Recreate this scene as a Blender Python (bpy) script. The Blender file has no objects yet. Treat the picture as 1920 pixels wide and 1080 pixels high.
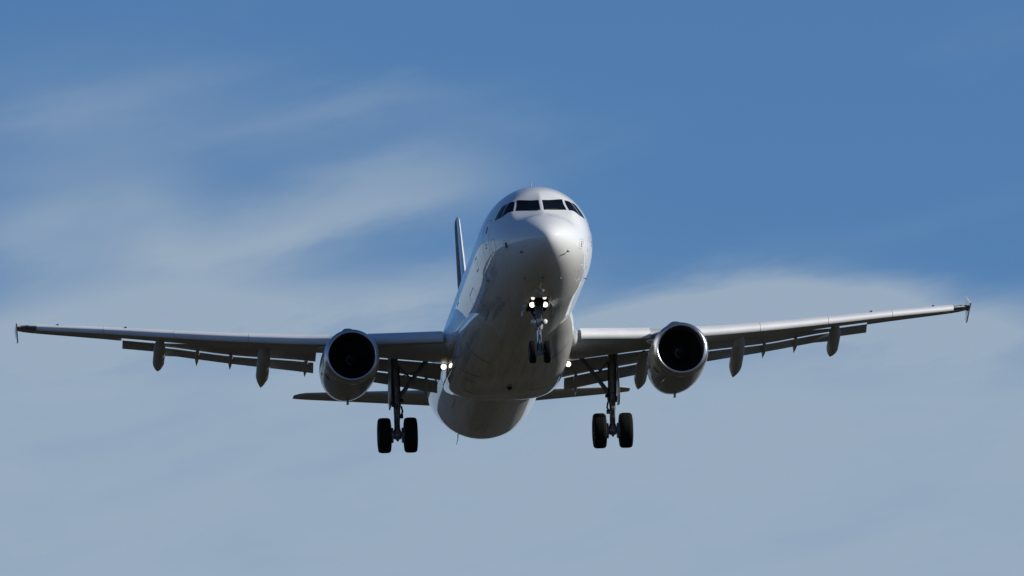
import bpy, math, random
import numpy as np
from mathutils import Vector, Matrix

rad = math.radians
random.seed(7)
scene = bpy.context.scene
col = scene.collection

# ------------------------------------------------------------------ camera
CAM_ELEV = 7.5
cam_d = bpy.data.cameras.new('camera')
cam = bpy.data.objects.new('camera', cam_d)
col.objects.link(cam)
cam.location = (0, 0, 1.7)
cam.rotation_euler = (rad(90 + CAM_ELEV), 0, 0)
cam_d.sensor_width = 36
cam_d.lens = 460.0
cam_d.clip_start = 1.0
cam_d.clip_end = 60000
scene.camera = cam

# ------------------------------------------------------------------ exposure, sun, sky
SUN_AZ, SUN_EL = 95.0, 26.0            # azimuth clockwise from +Y (the view direction)
SUN_STRENGTH = 4.7
scene.view_settings.view_transform = 'Standard'
scene.view_settings.look = 'None'
scene.view_settings.exposure = 0.0
scene.view_settings.gamma = 1.0
scene.view_settings.use_curve_mapping = False
scene.cycles.use_denoising = True
scene.cycles.max_bounces = 8

sd = bpy.data.lights.new('sun', 'SUN')
sd.energy = SUN_STRENGTH
sd.angle = rad(0.5)
sd.color = (1.0, 0.955, 0.88)
sun = bpy.data.objects.new('sun', sd)
col.objects.link(sun)
sdir = Vector((math.sin(rad(SUN_AZ)) * math.cos(rad(SUN_EL)),
               math.cos(rad(SUN_AZ)) * math.cos(rad(SUN_EL)), math.sin(rad(SUN_EL))))
sun.rotation_euler = sdir.to_track_quat('Z', 'Y').to_euler()

world = bpy.data.worlds.new('World')
scene.world = world
world.use_nodes = True


def build_world():
    nt = world.node_tree
    nt.nodes.clear()
    N, L = nt.nodes.new, nt.links.new

    def setin(sock, v):
        if isinstance(v, (int, float)):
            sock.default_value = v
        elif isinstance(v, (tuple, list)):
            sock.default_value = v
        else:
            L(v, sock)

    def M(op, a, b=0.0, c=0.0, clamp=False):
        n = N('ShaderNodeMath')
        n.operation = op
        n.use_clamp = clamp
        setin(n.inputs[0], a); setin(n.inputs[1], b); setin(n.inputs[2], c)
        return n.outputs[0]

    def smooth(v, lo, hi):
        n = N('ShaderNodeMapRange')
        n.interpolation_type = 'SMOOTHSTEP'
        setin(n.inputs[0], v)
        n.inputs[1].default_value = lo; n.inputs[2].default_value = hi
        n.inputs[3].default_value = 0; n.inputs[4].default_value = 1
        return n.outputs[0]

    def mix(f, a, b, blend='MIX'):
        n = N('ShaderNodeMix')
        n.data_type = 'RGBA'
        n.blend_type = blend
        setin(n.inputs[0], f); setin(n.inputs[6], a); setin(n.inputs[7], b)
        return n.outputs[2]

    tc = N('ShaderNodeTexCoord')
    sep = N('ShaderNodeSeparateXYZ')
    L(tc.outputs['Generated'], sep.inputs[0])
    deg = 180 / math.pi
    az = M('MULTIPLY', M('ARCTAN2', sep.outputs[0], sep.outputs[1]), deg)      # degrees, 0 = +Y
    el = M('MULTIPLY', M('ARCSINE', sep.outputs[2]), deg)

    def noise(ax, ay, tilt, scale, detail, rough, dist, off):
        ct, st = math.cos(rad(tilt)), math.sin(rad(tilt))
        p = M('ADD', M('MULTIPLY', az, ct), M('MULTIPLY', el, st))
        q = M('SUBTRACT', M('MULTIPLY', el, ct), M('MULTIPLY', az, st))
        cmb = N('ShaderNodeCombineXYZ')
        L(M('MULTIPLY_ADD', p, ax, off), cmb.inputs[0])
        L(M('MULTIPLY_ADD', q, ay, off * 0.37), cmb.inputs[1])
        n = N('ShaderNodeTexNoise')
        n.noise_dimensions = '2D'
        L(cmb.outputs[0], n.inputs['Vector'])
        n.inputs['Scale'].default_value = scale
        n.inputs['Detail'].default_value = detail
        n.inputs['Roughness'].default_value = rough
        n.inputs['Distortion'].default_value = dist
        return n.outputs[0]

    def puff(a0, e0, sa, se, tilt, amp):
        # one bank of thin cloud standing at azimuth a0, elevation e0
        ct, st = math.cos(rad(tilt)), math.sin(rad(tilt))
        da, de = M('SUBTRACT', azw, a0), M('SUBTRACT', elw, e0)
        p = M('MULTIPLY', M('ADD', M('MULTIPLY', da, ct), M('MULTIPLY', de, st)), 1 / sa)
        q = M('MULTIPLY', M('SUBTRACT', M('MULTIPLY', de, ct), M('MULTIPLY', da, st)), 1 / se)
        r2 = M('ADD', M('MULTIPLY', p, p), M('MULTIPLY', q, q))
        return M('MULTIPLY', M('EXPONENT', M('MULTIPLY', r2, -1.0)), amp)

    sky = N('ShaderNodeTexSky')
    sky.sky_type = 'NISHITA'
    sky.sun_disc = False
    sky.sun_elevation = rad(SUN_EL)
    sky.sun_rotation = rad(SUN_AZ)
    sky.altitude = 1500
    sky.air_density = 1.0
    sky.dust_density = 0.3
    sky.ozone_density = 3.0
    skyc = mix(1.0, sky.outputs[0], SKY_TINT, 'MULTIPLY')

    # thin high cloud: a veil thickening towards the horizon, wispy streaks, and single banks
    n1 = noise(0.55, 1.5, 14, 1.0, 5, 0.5, 0.6, 3.1)
    n2 = noise(0.9, 2.8, 12, 1.0, 6, 0.55, 0.4, 11.7)
    n3 = noise(1.6, 7.0, 10, 1.0, 6, 0.6, 0.3, 5.3)
    azw = M('ADD', az, M('MULTIPLY', M('SUBTRACT', n1, 0.5), 0.5))
    elw = M('ADD', el, M('ADD', M('MULTIPLY', M('SUBTRACT', n2, 0.5), 0.24), M('MULTIPLY', M('SUBTRACT', n3, 0.5), 0.14)))
    warp = M('MULTIPLY', M('SUBTRACT', n1, 0.5), 0.5)
    lowv = M('SUBTRACT', 1.0, smooth(M('ADD', el, warp), VEIL_LO, VEIL_HI))
    acc = 0.0
    for b in PUFFS:
        acc = M('ADD', acc, puff(*b))
    tex = M('ADD', M('MULTIPLY', M('SUBTRACT', n1, 0.5), 0.5), M('ADD', M('MULTIPLY', M('SUBTRACT', n2, 0.5), 0.5), M('MULTIPLY', M('SUBTRACT', n3, 0.5), 0.30)))
    dens = M('MULTIPLY', acc, M('ADD', 1.0, tex))
    dens = M('ADD', dens, M('MULTIPLY', M('MULTIPLY', lowv, VEIL_AMP), M('ADD', 1.0, M('MULTIPLY', tex, 0.6))))
    streak = M('MULTIPLY', M('MULTIPLY', smooth(n2, 0.45, 0.8), smooth(n1, 0.4, 0.65)), 0.06)
    dens = M('ADD', dens, streak, clamp=True)
    cloud = mix(dens, skyc, CLOUD_COL)
    bg = N('ShaderNodeBackground')
    L(cloud, bg.inputs['Color'])
    bg.inputs['Strength'].default_value = SKY_STRENGTH
    out = N('ShaderNodeOutputWorld')
    L(bg.outputs[0], out.inputs['Surface'])


SKY_STRENGTH = 0.10
SKY_TINT = (.41, .60, .82, 1)
CLOUD_COL = (3.12, 4.06, 5.22, 1)
VEIL_LO, VEIL_HI, VEIL_AMP = 7.05, 7.62, 0.97
# azimuth, elevation, half-width, half-height (degrees), tilt, density
PUFFS = [(-2.008, 8.224, 0.887, 0.327, 10, 0.17), (-1.261, 7.418, 1.261, 0.135, 4, 0.45), (-1.892, 7.850, 0.444, 0.154, 6, 0.46),
         (-1.611, 7.769, 0.222, 0.175, -40, 0.28), (-2.102, 7.663, 0.374, 0.140, 0, 0.42), (-1.495, 7.605, 0.537, 0.140, 12, 0.44),
         (-1.098, 7.734, 0.584, 0.182, 14, 0.42), (-0.631, 7.944, 0.537, 0.168, 10, 0.32), (-0.304, 7.944, 0.420, 0.187, 0, 0.22),
         (-0.841, 7.804, 0.654, 0.175, 14, 0.22), (-2.032, 8.266, 0.467, 0.075, 10, 0.20), (-1.471, 8.406, 0.420, 0.075, 10, 0.11),
         (-0.887, 8.271, 0.467, 0.079, 12, 0.18), (-0.467, 8.341, 0.444, 0.075, 3, 0.14), (-0.070, 8.229, 0.420, 0.075, 0, 0.12),
         (-1.775, 8.131, 0.701, 0.163, 10, 0.18), (-1.121, 8.166, 0.560, 0.093, 8, 0.13), (1.238, 7.512, 0.269, 0.121, 5, 0.50),
         (0.993, 7.465, 0.257, 0.107, 15, 0.42), (0.771, 7.407, 0.257, 0.103, 15, 0.45), (1.495, 7.481, 0.280, 0.112, -6, 0.45),
         (1.752, 7.407, 0.280, 0.098, -8, 0.42), (1.214, 7.332, 0.771, 0.112, 2, 0.45), (0.514, 7.348, 0.280, 0.105, 10, 0.42),
         (0.280, 7.301, 0.280, 0.093, 6, 0.40), (2.172, 7.309, 0.374, 0.112, 0, 0.45), (-0.257, 7.453, 0.467, 0.121, 12, 0.46),
         (-1.541, 7.360, 0.981, 0.149, 6, 0.45)]
build_world()

# ------------------------------------------------------------------ aircraft frame
# local axes: X to port (right in the photograph), Y aft from the nose, Z up, fuselage centre line Z = 0
YAW, PITCH, ROLL = rad(4.02), rad(10.5), rad(1.99)
DIST, RIGHT, UP = 441.0, 1.176, 2.357
OFF = Vector((0, -20.0, 4.18))          # the thing's origin sits between the main wheels, at tyre bottom


def frame():
    Rl = (Matrix.Rotation(-PITCH, 3, 'X') @ Matrix.Rotation(YAW, 3, 'Z') @ Matrix.Rotation(-ROLL, 3, 'Y'))
    Rc = Matrix.Rotation(rad(CAM_ELEV), 3, 'X')
    R = Rc @ Rl
    t = Vector((0, 0, 1.7)) + Rc @ Vector((RIGHT, DIST, UP))
    return R, t - R @ OFF


# ------------------------------------------------------------------ mesh helpers
class MB:
    def __init__(self):
        self.v, self.f, self.mi = [], [], []

    def add(self, vs, fs, m=0):
        o = len(self.v)
        self.v += [tuple(map(float, p)) for p in vs]
        self.f += [tuple(i + o for i in q) for q in fs]
        self.mi += [m] * len(fs)
        return self

    def loft(self, secs, closed=True, cap=True, m=0):
        n = len(secs[0])
        vs = [p for s in secs for p in s]
        fs = []
        for k in range(len(secs) - 1):
            for i in range(n if closed else n - 1):
                j = (i + 1) % n
                fs.append((k * n + i, k * n + j, (k + 1) * n + j, (k + 1) * n + i))
        if cap and closed:
            fs.append(tuple(range(n))[::-1])
            fs.append(tuple((len(secs) - 1) * n + i for i in range(n)))
        return self.add(vs, fs, m)

    def box(self, c, s, R=None, m=0):
        vs = []
        for dx in (-.5, .5):
            for dy in (-.5, .5):
                for dz in (-.5, .5):
                    p = Vector((dx * s[0], dy * s[1], dz * s[2]))
                    if R is not None:
                        p = R @ p
                    vs.append(Vector(c) + p)
        return self.add(vs, [(0, 1, 3, 2), (4, 6, 7, 5), (0, 4, 5, 1), (2, 3, 7, 6), (0, 2, 6, 4), (1, 5, 7, 3)], m)

    def tube(self, pts, r, n=12, m=0, cap=True):
        pts = [Vector(p) for p in pts]
        rs = r if isinstance(r, (list, tuple)) else [r] * len(pts)
        secs = []
        up = Vector((0.13, 0.31, 0.94))
        for i, p in enumerate(pts):
            d = (pts[min(i + 1, len(pts) - 1)] - pts[max(i - 1, 0)]).normalized()
            a = d.cross(up)
            if a.length < .1:
                a = d.cross(Vector((1, 0, 0)))
            a.normalize()
            b = d.cross(a)
            secs.append([p + (a * math.cos(2 * math.pi * k / n) + b * math.sin(2 * math.pi * k / n)) * rs[i] for k in range(n)])
        return self.loft(secs, True, cap, m)

    def lathe(self, prof, c, axis, n=48, m=0, cap=False):
        """prof: (distance along axis, radius)"""
        ax = Vector(axis).normalized()
        a = ax.cross(Vector((0, 0, 1)) if abs(ax.z) < .9 else Vector((0, 1, 0))).normalized()
        b = ax.cross(a)
        c = Vector(c)
        secs = [[c + ax * d + (a * math.cos(2 * math.pi * k / n) + b * math.sin(2 * math.pi * k / n)) * max(r, 1e-4) for k in range(n)] for d, r in prof]
        return self.loft(secs, True, cap, m)

    def build(self, name, mats, parent=None, smooth=40, label=None):
        me = bpy.data.meshes.new(name)
        me.from_pydata([Vector(p) + OFF for p in self.v], [], self.f)
        for mt in (mats if isinstance(mats, (list, tuple)) else [mats]):
            me.materials.append(mt)
        me.polygons.foreach_set('material_index', self.mi)
        me.validate()
        import bmesh
        bm = bmesh.new(); bm.from_mesh(me)
        bmesh.ops.recalc_face_normals(bm, faces=bm.faces)
        bm.to_mesh(me); bm.free()
        if smooth:
            me.polygons.foreach_set('use_smooth', [True] * len(me.polygons))
            me.set_sharp_from_angle(angle=rad(smooth))
        me.update()
        o = bpy.data.objects.new(name, me)
        col.objects.link(o)
        if parent is not None:
            o.parent = parent
        if label:
            o['label'] = label
        return o


# ------------------------------------------------------------------ materials
def mat(name, base, rough=.4, metal=0.0, coat=0.0, coat_rough=.03, emit=None, emit_s=0.0, var=0.0, var_scale=1.5, stretch=(1, .25, 1), spec=.5, dirt=None, lines=None, bump=0.0):
    m = bpy.data.materials.new(name)
    m.use_nodes = True
    nt = m.node_tree
    b = nt.nodes['Principled BSDF']
    N, L = nt.nodes.new, nt.links.new
    b.inputs['Base Color'].default_value = (*base, 1)
    b.inputs['Roughness'].default_value = rough
    b.inputs['Metallic'].default_value = metal
    b.inputs['Coat Weight'].default_value = coat
    b.inputs['Coat Roughness'].default_value = coat_rough
    b.inputs['Specular IOR Level'].default_value = spec
    if emit:
        b.inputs['Emission Color'].default_value = (*emit, 1)
        b.inputs['Emission Strength'].default_value = emit_s
    c = None
    tc = N('ShaderNodeTexCoord')
    mp = N('ShaderNodeMapping')
    L(tc.outputs['Object'], mp.inputs[0])
    mp.inputs['Scale'].default_value = stretch

    def mixc(f, a, bb):
        n = N('ShaderNodeMix'); n.data_type = 'RGBA'
        if hasattr(f, 'links'): L(f, n.inputs[0])
        else: n.inputs[0].default_value = f
        for s, v in ((n.inputs[6], a), (n.inputs[7], bb)):
            if isinstance(v, tuple): s.default_value = (*v, 1)
            else: L(v, s)
        return n.outputs[2]

    def noise(scale, detail=6, rough_=.6):
        n = N('ShaderNodeTexNoise')
        L(mp.outputs[0], n.inputs['Vector'])
        n.inputs['Scale'].default_value = scale
        n.inputs['Detail'].default_value = detail
        n.inputs['Roughness'].default_value = rough_
        return n.outputs[0]

    def ramp(v, lo, hi):
        n = N('ShaderNodeMapRange'); n.interpolation_type = 'SMOOTHSTEP'
        L(v, n.inputs[0]); n.inputs[1].default_value = lo; n.inputs[2].default_value = hi
        return n.outputs[0]

    def math_(op, a, bb):
        n = N('ShaderNodeMath'); n.operation = op
        for s, v in ((n.inputs[0], a), (n.inputs[1], bb)):
            if isinstance(v, (int, float)): s.default_value = v
            else: L(v, s)
        return n.outputs[0]
    if var:
        c = mixc(ramp(noise(var_scale), .35, .7), tuple(x * (1 - var) for x in base), tuple(min(1, x * (1 + var * .4)) for x in base))
        r = N('ShaderNodeMapRange'); L(noise(var_scale * 2.2), r.inputs[0])
        r.inputs[3].default_value = max(.02, rough - .08); r.inputs[4].default_value = rough + .12
        L(r.outputs[0], b.inputs['Roughness'])
    if dirt or lines:
        sp = N('ShaderNodeSeparateXYZ'); L(tc.outputs['Object'], sp.inputs[0])
    if dirt:
        # oil and grime streaked aft along the belly (below z = lo in aircraft axes)
        dcol, lo, hi, amt = dirt
        zz = math_('SUBTRACT', sp.outputs[2], OFF.z)
        below = ramp(math_('MULTIPLY', zz, -1.0), -hi, -lo)
        mp2 = N('ShaderNodeMapping'); L(tc.outputs['Object'], mp2.inputs[0]); mp2.inputs['Scale'].default_value = (3.2, .16, 3.2)
        n2 = N('ShaderNodeTexNoise'); L(mp2.outputs[0], n2.inputs['Vector']); n2.inputs['Scale'].default_value = 1.6
        n2.inputs['Detail'].default_value = 8; n2.inputs['Roughness'].default_value = .65
        k = math_('MULTIPLY', math_('MULTIPLY', below, ramp(n2.outputs[0], .30, .80)), amt)
        c = mixc(k, c if c is not None else base, dcol)
    if lines:
        # skin joints: thin circumferential lines every few metres along the axis
        per, wid, off, dark = lines
        yy = math_('SUBTRACT', sp.outputs[1], OFF.y - off)
        fr = math_('FRACT', math_('DIVIDE', yy, per), 0)
        hit = math_('MULTIPLY', math_('LESS_THAN', fr, wid / per), math_('GREATER_THAN', yy, off + 7.0))
        c = mixc(math_('MULTIPLY', hit, dark), c if c is not None else base, (.05, .05, .06))
    if c is not None:
        L(c, b.inputs['Base Color'])
    if bump:
        bp = N('ShaderNodeBump'); bp.inputs['Strength'].default_value = bump; bp.inputs['Distance'].default_value = .01
        L(noise(var_scale * 3), bp.inputs['Height']); L(bp.outputs[0], b.inputs['Normal'])
    return m


MT = {}
MT['paint'] = mat('white_gloss_paint', (.76, .775, .755), .5, spec=.2, coat=1.0, coat_rough=.05, var=.025, var_scale=.5,
                  dirt=((.22, .21, .19), -2.3, -1.2, .6), lines=(2.54, .02, 1.3, .45))
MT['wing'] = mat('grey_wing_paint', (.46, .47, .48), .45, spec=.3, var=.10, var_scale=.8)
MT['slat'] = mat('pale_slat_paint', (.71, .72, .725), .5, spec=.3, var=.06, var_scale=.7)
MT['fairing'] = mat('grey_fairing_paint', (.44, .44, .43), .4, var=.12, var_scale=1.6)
MT['pod'] = mat('worn_tip_paint', (.22, .22, .21), .35, var=.3, var_scale=4)
MT['lip'] = mat('bare_inlet_metal', (.58, .58, .60), .30, metal=1.0, var=.08, var_scale=2)
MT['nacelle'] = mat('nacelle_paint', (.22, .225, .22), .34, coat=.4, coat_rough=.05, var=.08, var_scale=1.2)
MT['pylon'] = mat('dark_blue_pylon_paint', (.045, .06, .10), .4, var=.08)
MT['duct'] = mat('inlet_duct_liner', (.05, .05, .055), .7, var=.1)
MT['fan'] = mat('dark_fan_titanium', (.018, .018, .02), .65, spec=.2, var=.1)
MT['dark'] = mat('dark_recess', (.015, .015, .016), .8, var=.1)
MT['bay'] = mat('gear_bay_lining', (.10, .10, .095), .7, var=.2)
MT['seam'] = mat('dark_sealant', (.03, .03, .032), .6, var=.1)
MT['glass'] = mat('dark_cockpit_glass', (.005, .006, .008), .08, spec=.10, var=.05)
MT['rubber'] = mat('tyre_rubber', (.007, .007, .008), .8, spec=.2, var=.15, var_scale=4, stretch=(1, 1, 1))
MT['steel'] = mat('gear_leg_paint', (.22, .22, .23), .4, metal=.2, var=.2, var_scale=4, stretch=(1, 1, 1))
MT['chrome'] = mat('oleo_chrome', (.75, .75, .77), .28, metal=1.0, var=.04)
MT['hub'] = mat('wheel_hub_metal', (.25, .25, .26), .4, metal=.5, var=.15, stretch=(1, 1, 1))
MT['fin'] = mat('navy_tail_paint', (.02, .03, .075), .55, spec=.2, var=.08)
MT['finlt'] = mat('slate_tail_paint', (.16, .19, .27), .5, spec=.3, var=.06)
MT['lamp'] = mat('lit_lamp_lens', (1, 1, 1), .2, emit=(1.0, .88, .70), emit_s=3.2)
MT['lampdim'] = mat('dim_lamp_lens', (1, 1, 1), .2, emit=(1.0, .97, .92), emit_s=1.0)
MT['lampoff'] = mat('unlit_lamp_lens', (.75, .76, .78), .1, spec=.8, var=.03)
MT['red'] = mat('red_stencil_paint', (.35, .06, .09), .5, var=.1)
MT['navy'] = mat('dark_stencil_paint', (.03, .04, .08), .5, var=.1)
MT['grey'] = mat('mid_grey_outline', (.42, .44, .48), .5, var=.1)

# ------------------------------------------------------------------ the ground (outside the frame, lights the underside)
def build_ground():
    gm = bpy.data.materials.new('dry_grass_field')
    gm.use_nodes = True
    nt = gm.node_tree
    b = nt.nodes['Principled BSDF']
    b.inputs['Roughness'].default_value = .95
    b.inputs['Specular IOR Level'].default_value = .1
    tc = nt.nodes.new('ShaderNodeTexCoord')
    n = nt.nodes.new('ShaderNodeTexNoise'); n.inputs['Scale'].default_value = .012; n.inputs['Detail'].default_value = 9
    n.inputs['Roughness'].default_value = .65
    r = nt.nodes.new('ShaderNodeValToRGB')
    r.color_ramp.elements[0].position = .35; r.color_ramp.elements[0].color = (.022, .021, .013, 1)
    r.color_ramp.elements[1].position = .68; r.color_ramp.elements[1].color = (.052, .045, .034, 1)
    nt.links.new(tc.outputs['Object'], n.inputs['Vector']); nt.links.new(n.outputs[0], r.inputs[0]); nt.links.new(r.outputs[0], b.inputs['Base Color'])
    rings = [0, 60, 200, 600, 2000, 7000, 30000]
    vs, fs, seg = [(0, 0, 0)], [], 64
    for rr in rings[1:]:
        vs += [(rr * math.cos(2 * math.pi * k / seg), rr * math.sin(2 * math.pi * k / seg), 0) for k in range(seg)]
    for k in range(seg):
        fs.append((0, 1 + k, 1 + (k + 1) % seg))
    for q in range(len(rings) - 2):
        o = 1 + q * seg
        for k in range(seg):
            j = (k + 1) % seg
            fs.append((o + k, o + seg + k, o + seg + j, o + j))
    me = bpy.data.meshes.new('ground'); me.from_pydata(vs, [], fs); me.materials.append(gm)
    g = bpy.data.objects.new('ground', me); col.objects.link(g)
    g['kind'] = 'structure'; g['label'] = 'flat dry grass field under the approach path'; g['category'] = 'ground'


build_ground()

# ------------------------------------------------------------------ the airliner
plane = bpy.data.objects.new('airliner', None)
col.objects.link(plane)
R3, T3 = frame()
plane.matrix_world = Matrix.Translation(T3) @ R3.to_4x4()
plane.empty_display_size = 4
plane['label'] = 'white twin engine airliner on approach with flaps and landing gear down'
plane['category'] = 'airliner'

#FUSE-BEGIN
def pchip(xs, ys):
    xs, ys = np.array(xs, float), np.array(ys, float)
    h, d = np.diff(xs), np.diff(ys) / np.diff(xs)
    m = np.zeros(len(xs))
    m[0], m[-1] = d[0], d[-1]
    for i in range(1, len(xs) - 1):
        if d[i - 1] * d[i] > 0:
            w1, w2 = 2 * h[i] + h[i - 1], h[i] + 2 * h[i - 1]
            m[i] = (w1 + w2) / (w1 / d[i - 1] + w2 / d[i])

    def f(x):
        x = min(max(float(x), xs[0]), xs[-1])
        i = min(int(np.searchsorted(xs, x, 'right')) - 1, len(xs) - 2)
        t = (x - xs[i]) / h[i]
        return float((1 + 2 * t) * (1 - t) ** 2 * ys[i] + t * (1 - t) ** 2 * h[i] * m[i] + t * t * (3 - 2 * t) * ys[i + 1] + t * t * (t - 1) * h[i] * m[i + 1])
    return f


def spchip(tab):
    f = pchip([math.sqrt(a) for a, _ in tab], [b for _, b in tab])
    return lambda y: f(math.sqrt(max(y, 0)))


F_T = spchip([(0, -.62), (.05, -.44), (.15, -.32), (.3, -.19), (.6, 0), (1, .215), (1.4, .415), (1.8, .635), (2.2, .97), (2.5, 1.19), (3, 1.49), (3.5, 1.70),
              (4, 1.85), (4.5, 1.95), (5, 2.01), (6, 2.06), (7, 2.07), (36, 2.05), (39, 1.95), (42, 1.8), (44.4, 1.55)])
F_B = spchip([(0, -.62), (.05, -.80), (.15, -.93), (.3, -1.06), (.6, -1.24), (1, -1.42), (1.5, -1.58), (2, -1.70), (3, -1.86), (4, -1.97), (5, -2.04), (6, -2.07),
              (31, -2.07), (32.5, -1.95), (34, -1.62), (36, -1.05), (38, -.45), (40, .1), (42, .6), (44.4, 1.1)])
F_W = spchip([(0, 0), (.05, .20), (.15, .36), (.3, .52), (.6, .76), (1, 1.0), (1.5, 1.23), (2, 1.41), (2.5, 1.55), (3, 1.66), (4, 1.82), (5, 1.92), (6, 1.965), (7, 1.975),
              (31, 1.975), (33, 1.94), (35, 1.8), (37, 1.57), (39, 1.28), (41, .95), (43, .58), (44.4, .3)])
F_C = spchip([(0, -.62), (1, -.5), (2, -.36), (3, -.2), (4, -.08), (5, 0), (31, 0), (36, .35), (40, .95), (44.4, 1.33)])
PL_N = np.array([.245, -.574, .819]); PL_N /= np.linalg.norm(PL_N)
PL_D = PL_N @ np.array([0, 1.8, .614])


def sstep(x, a, b):
    t = min(max((x - a) / (b - a), 0), 1)
    return t * t * (3 - 2 * t)


def fuse_pt(y, th):
    """skin point at station y, angle th (0 = port side, 90 deg = crown)"""
    w, c = F_W(y), F_C(y)
    s, co = math.sin(th), math.cos(th)
    hz = (F_T(y) - c) if s >= 0 else (c - F_B(y))
    p = np.array([w * co, y, c + hz * s])
    if s > .1 and .7 < y < 3.4:           # flat windscreen facets
        k = sstep(y, 1.15, 2.0) * (1 - sstep(y, 2.6, 3.2)) * sstep(s, .1, .4)
        if k > 0:
            n = np.array([PL_N[0] * (1 if co >= 0 else -1), PL_N[1], PL_N[2]])
            t = n @ p - PL_D
            e = .012 + .04 * (1 - sstep(y, 1.5, 2.1))
            push = e * math.log1p(math.exp(min(t / e, 40))) if t / e < 40 else t
            r = np.array([p[0], 0, p[2] - c]); r /= np.linalg.norm(r)
            p = p - r * push * k / max(n @ r, .35)
    return p
#FUSE-END


def skin_patch(corners, nu, nv, off):
    """bilinear patch of (y, theta) corners laid on the fuselage skin, lifted by off"""
    (y0, t0), (y1, t1), (y2, t2), (y3, t3) = corners
    g = []
    q0, q1, q2, q3 = [fuse_pt(*c) for c in corners]
    for i in range(nu + 1):
        row = []
        for j in range(nv + 1):
            a, b = i / nu, j / nv
            q = (1 - a) * (1 - b) * q0 + a * (1 - b) * q1 + a * b * q2 + (1 - a) * b * q3      # straight edges, then onto the skin
            c = F_C(q[1])
            hz = (F_T(q[1]) - c) if q[2] >= c else (c - F_B(q[1]))
            row.append(skin_off(q[1], math.atan2((q[2] - c) / hz, q[0] / F_W(q[1])), off))
        g.append(row)
    vs = [p for r in g for p in r]
    n = nv + 1
    fs = [(i * n + j, (i + 1) * n + j, (i + 1) * n + j + 1, i * n + j + 1) for i in range(nu) for j in range(nv)]
    return vs, fs


def skin_off(y, t, off):
    e = 1e-3
    p = fuse_pt(y, t)
    a, b = fuse_pt(y + e, t) - fuse_pt(y - e, t), fuse_pt(y, t + e) - fuse_pt(y, t - e)
    n = np.cross(a, b)
    n /= max(np.linalg.norm(n), 1e-12)
    c = np.array([0, y, F_C(y)])
    if n @ (p - c) < 0:
        n = -n
    return p + n * off


def skin_line(mb, pts, width, off=.004, closed=False, m=0):
    """thin strip of paint or sealant following (y, theta) points on the skin"""
    P = [skin_off(y, t, off) for y, t in pts]
    n = len(P)
    Lf, Rt = [], []
    for i in range(n):
        a = P[(i - 1) % n] if closed or i else P[0]
        b = P[(i + 1) % n] if closed or i < n - 1 else P[-1]
        d = b - a
        y, t = pts[i]
        nn = skin_off(y, t, off + .01) - P[i]
        s = np.cross(d, nn); s /= max(np.linalg.norm(s), 1e-9)
        Lf.append(P[i] + s * width / 2); Rt.append(P[i] - s * width / 2)
    fs = []
    for i in range(n if closed else n - 1):
        j = (i + 1) % n
        fs.append((i, j, n + j, n + i))
    mb.add(Lf + Rt, fs, m)


# --- fuselage skin
NTH = 144
fy = [max(1e-5, (s * math.sqrt(7.0) / 84) ** 2) for s in range(85)]
fy += [8 + i for i in range(23)] + [31 + .5 * i for i in range(1, 27)] + [44.4]
mb = MB()
mb.loft([[fuse_pt(y, math.pi / 2 + 2 * math.pi * (k + .0) / NTH) for k in range(NTH)] for y in fy], True, True)
BAY = (4.05, 6.2, .30)                  # nose wheel bay, open for the leg
keep = []
for f in mb.f:
    c_ = np.mean([mb.v[i] for i in f], axis=0)
    keep.append(not (len(f) == 4 and BAY[0] < c_[1] < BAY[1] and abs(c_[0]) < BAY[2] and c_[2] < -1.5))
mb.f = [f for f, k in zip(mb.f, keep) if k]; mb.mi = [0] * len(mb.f)
fus = mb.build('fuselage', MT['paint'], plane, smooth=50)

# --- tail cone exhaust
MB().lathe([(0, .22), (.12, .20), (.12, .15), (-.1, .14)], (0, 44.4, 1.33), (0, 1, 0), 24).build('exhaust_outlet', MT['dark'], fus)

#WINDOWS
COCKPIT = [[(2.525, 1.53), (1.865, 1.525), (2.29, .915), (2.875, 1.065)],
           [(2.865, 1.012), (2.31, .858), (2.57, .56), (2.96, .89)],
           [(2.99, .862), (2.62, .55), (3.1, .42), (3.2, .77)]]
def window(corners):
    vs, fs = skin_patch(corners, 14, 14, .006)
    MB().add(vs, fs).build('cockpit_window', MT['glass'], fus)
for c4 in COCKPIT:
    window(c4)
    window([(y, math.pi - t) for y, t in c4])

# ------------------------------------------------------------------ belly fairing
B_W = pchip([11.0, 13, 16, 18, 20.5, 22, 23.5, 25, 26.6], [1.60, 1.84, 2.03, 2.06, 2.06, 2.05, 2.02, 1.93, 1.6])
B_Z = pchip([11.0, 13, 16, 18, 20.5, 22, 23.5, 25, 26.6], [-1.90, -2.05, -2.25, -2.36, -2.40, -2.34, -2.09, -1.84, -1.6])


def fair_pt(y, th):
    n = 2.0 + 1.1 * sstep(y, 13.0, 18.5) - .5 * sstep(y, 23.5, 26.5)
    c, s = math.cos(th), math.sin(th)
    w = B_W(y); hz = (-1.15 - B_Z(y)) if s < 0 else .75
    e = 2 / n if s < 0 else 2 / 2.4
    return (w * math.copysign(abs(c) ** e, c), y, -1.15 + hz * math.copysign(abs(s) ** e, s))


mb = MB()
ys = [11.0 + i * (26.6 - 11.0) / 70 for i in range(71)]
mb.loft([[fair_pt(y, 2 * math.pi * k / 96) for k in range(96)] for y in ys])
bel = mb.build('belly_fairing', MT['paint'], plane, smooth=40)

# ------------------------------------------------------------------ wings
def le_y(x): return 17.0 + (x - 1.975) * .52


def te_y(x): return 23.2 if x < 6.4 else 23.2 + (x - 6.4) * .29


def chord(x): return te_y(x) - le_y(x)


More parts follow.
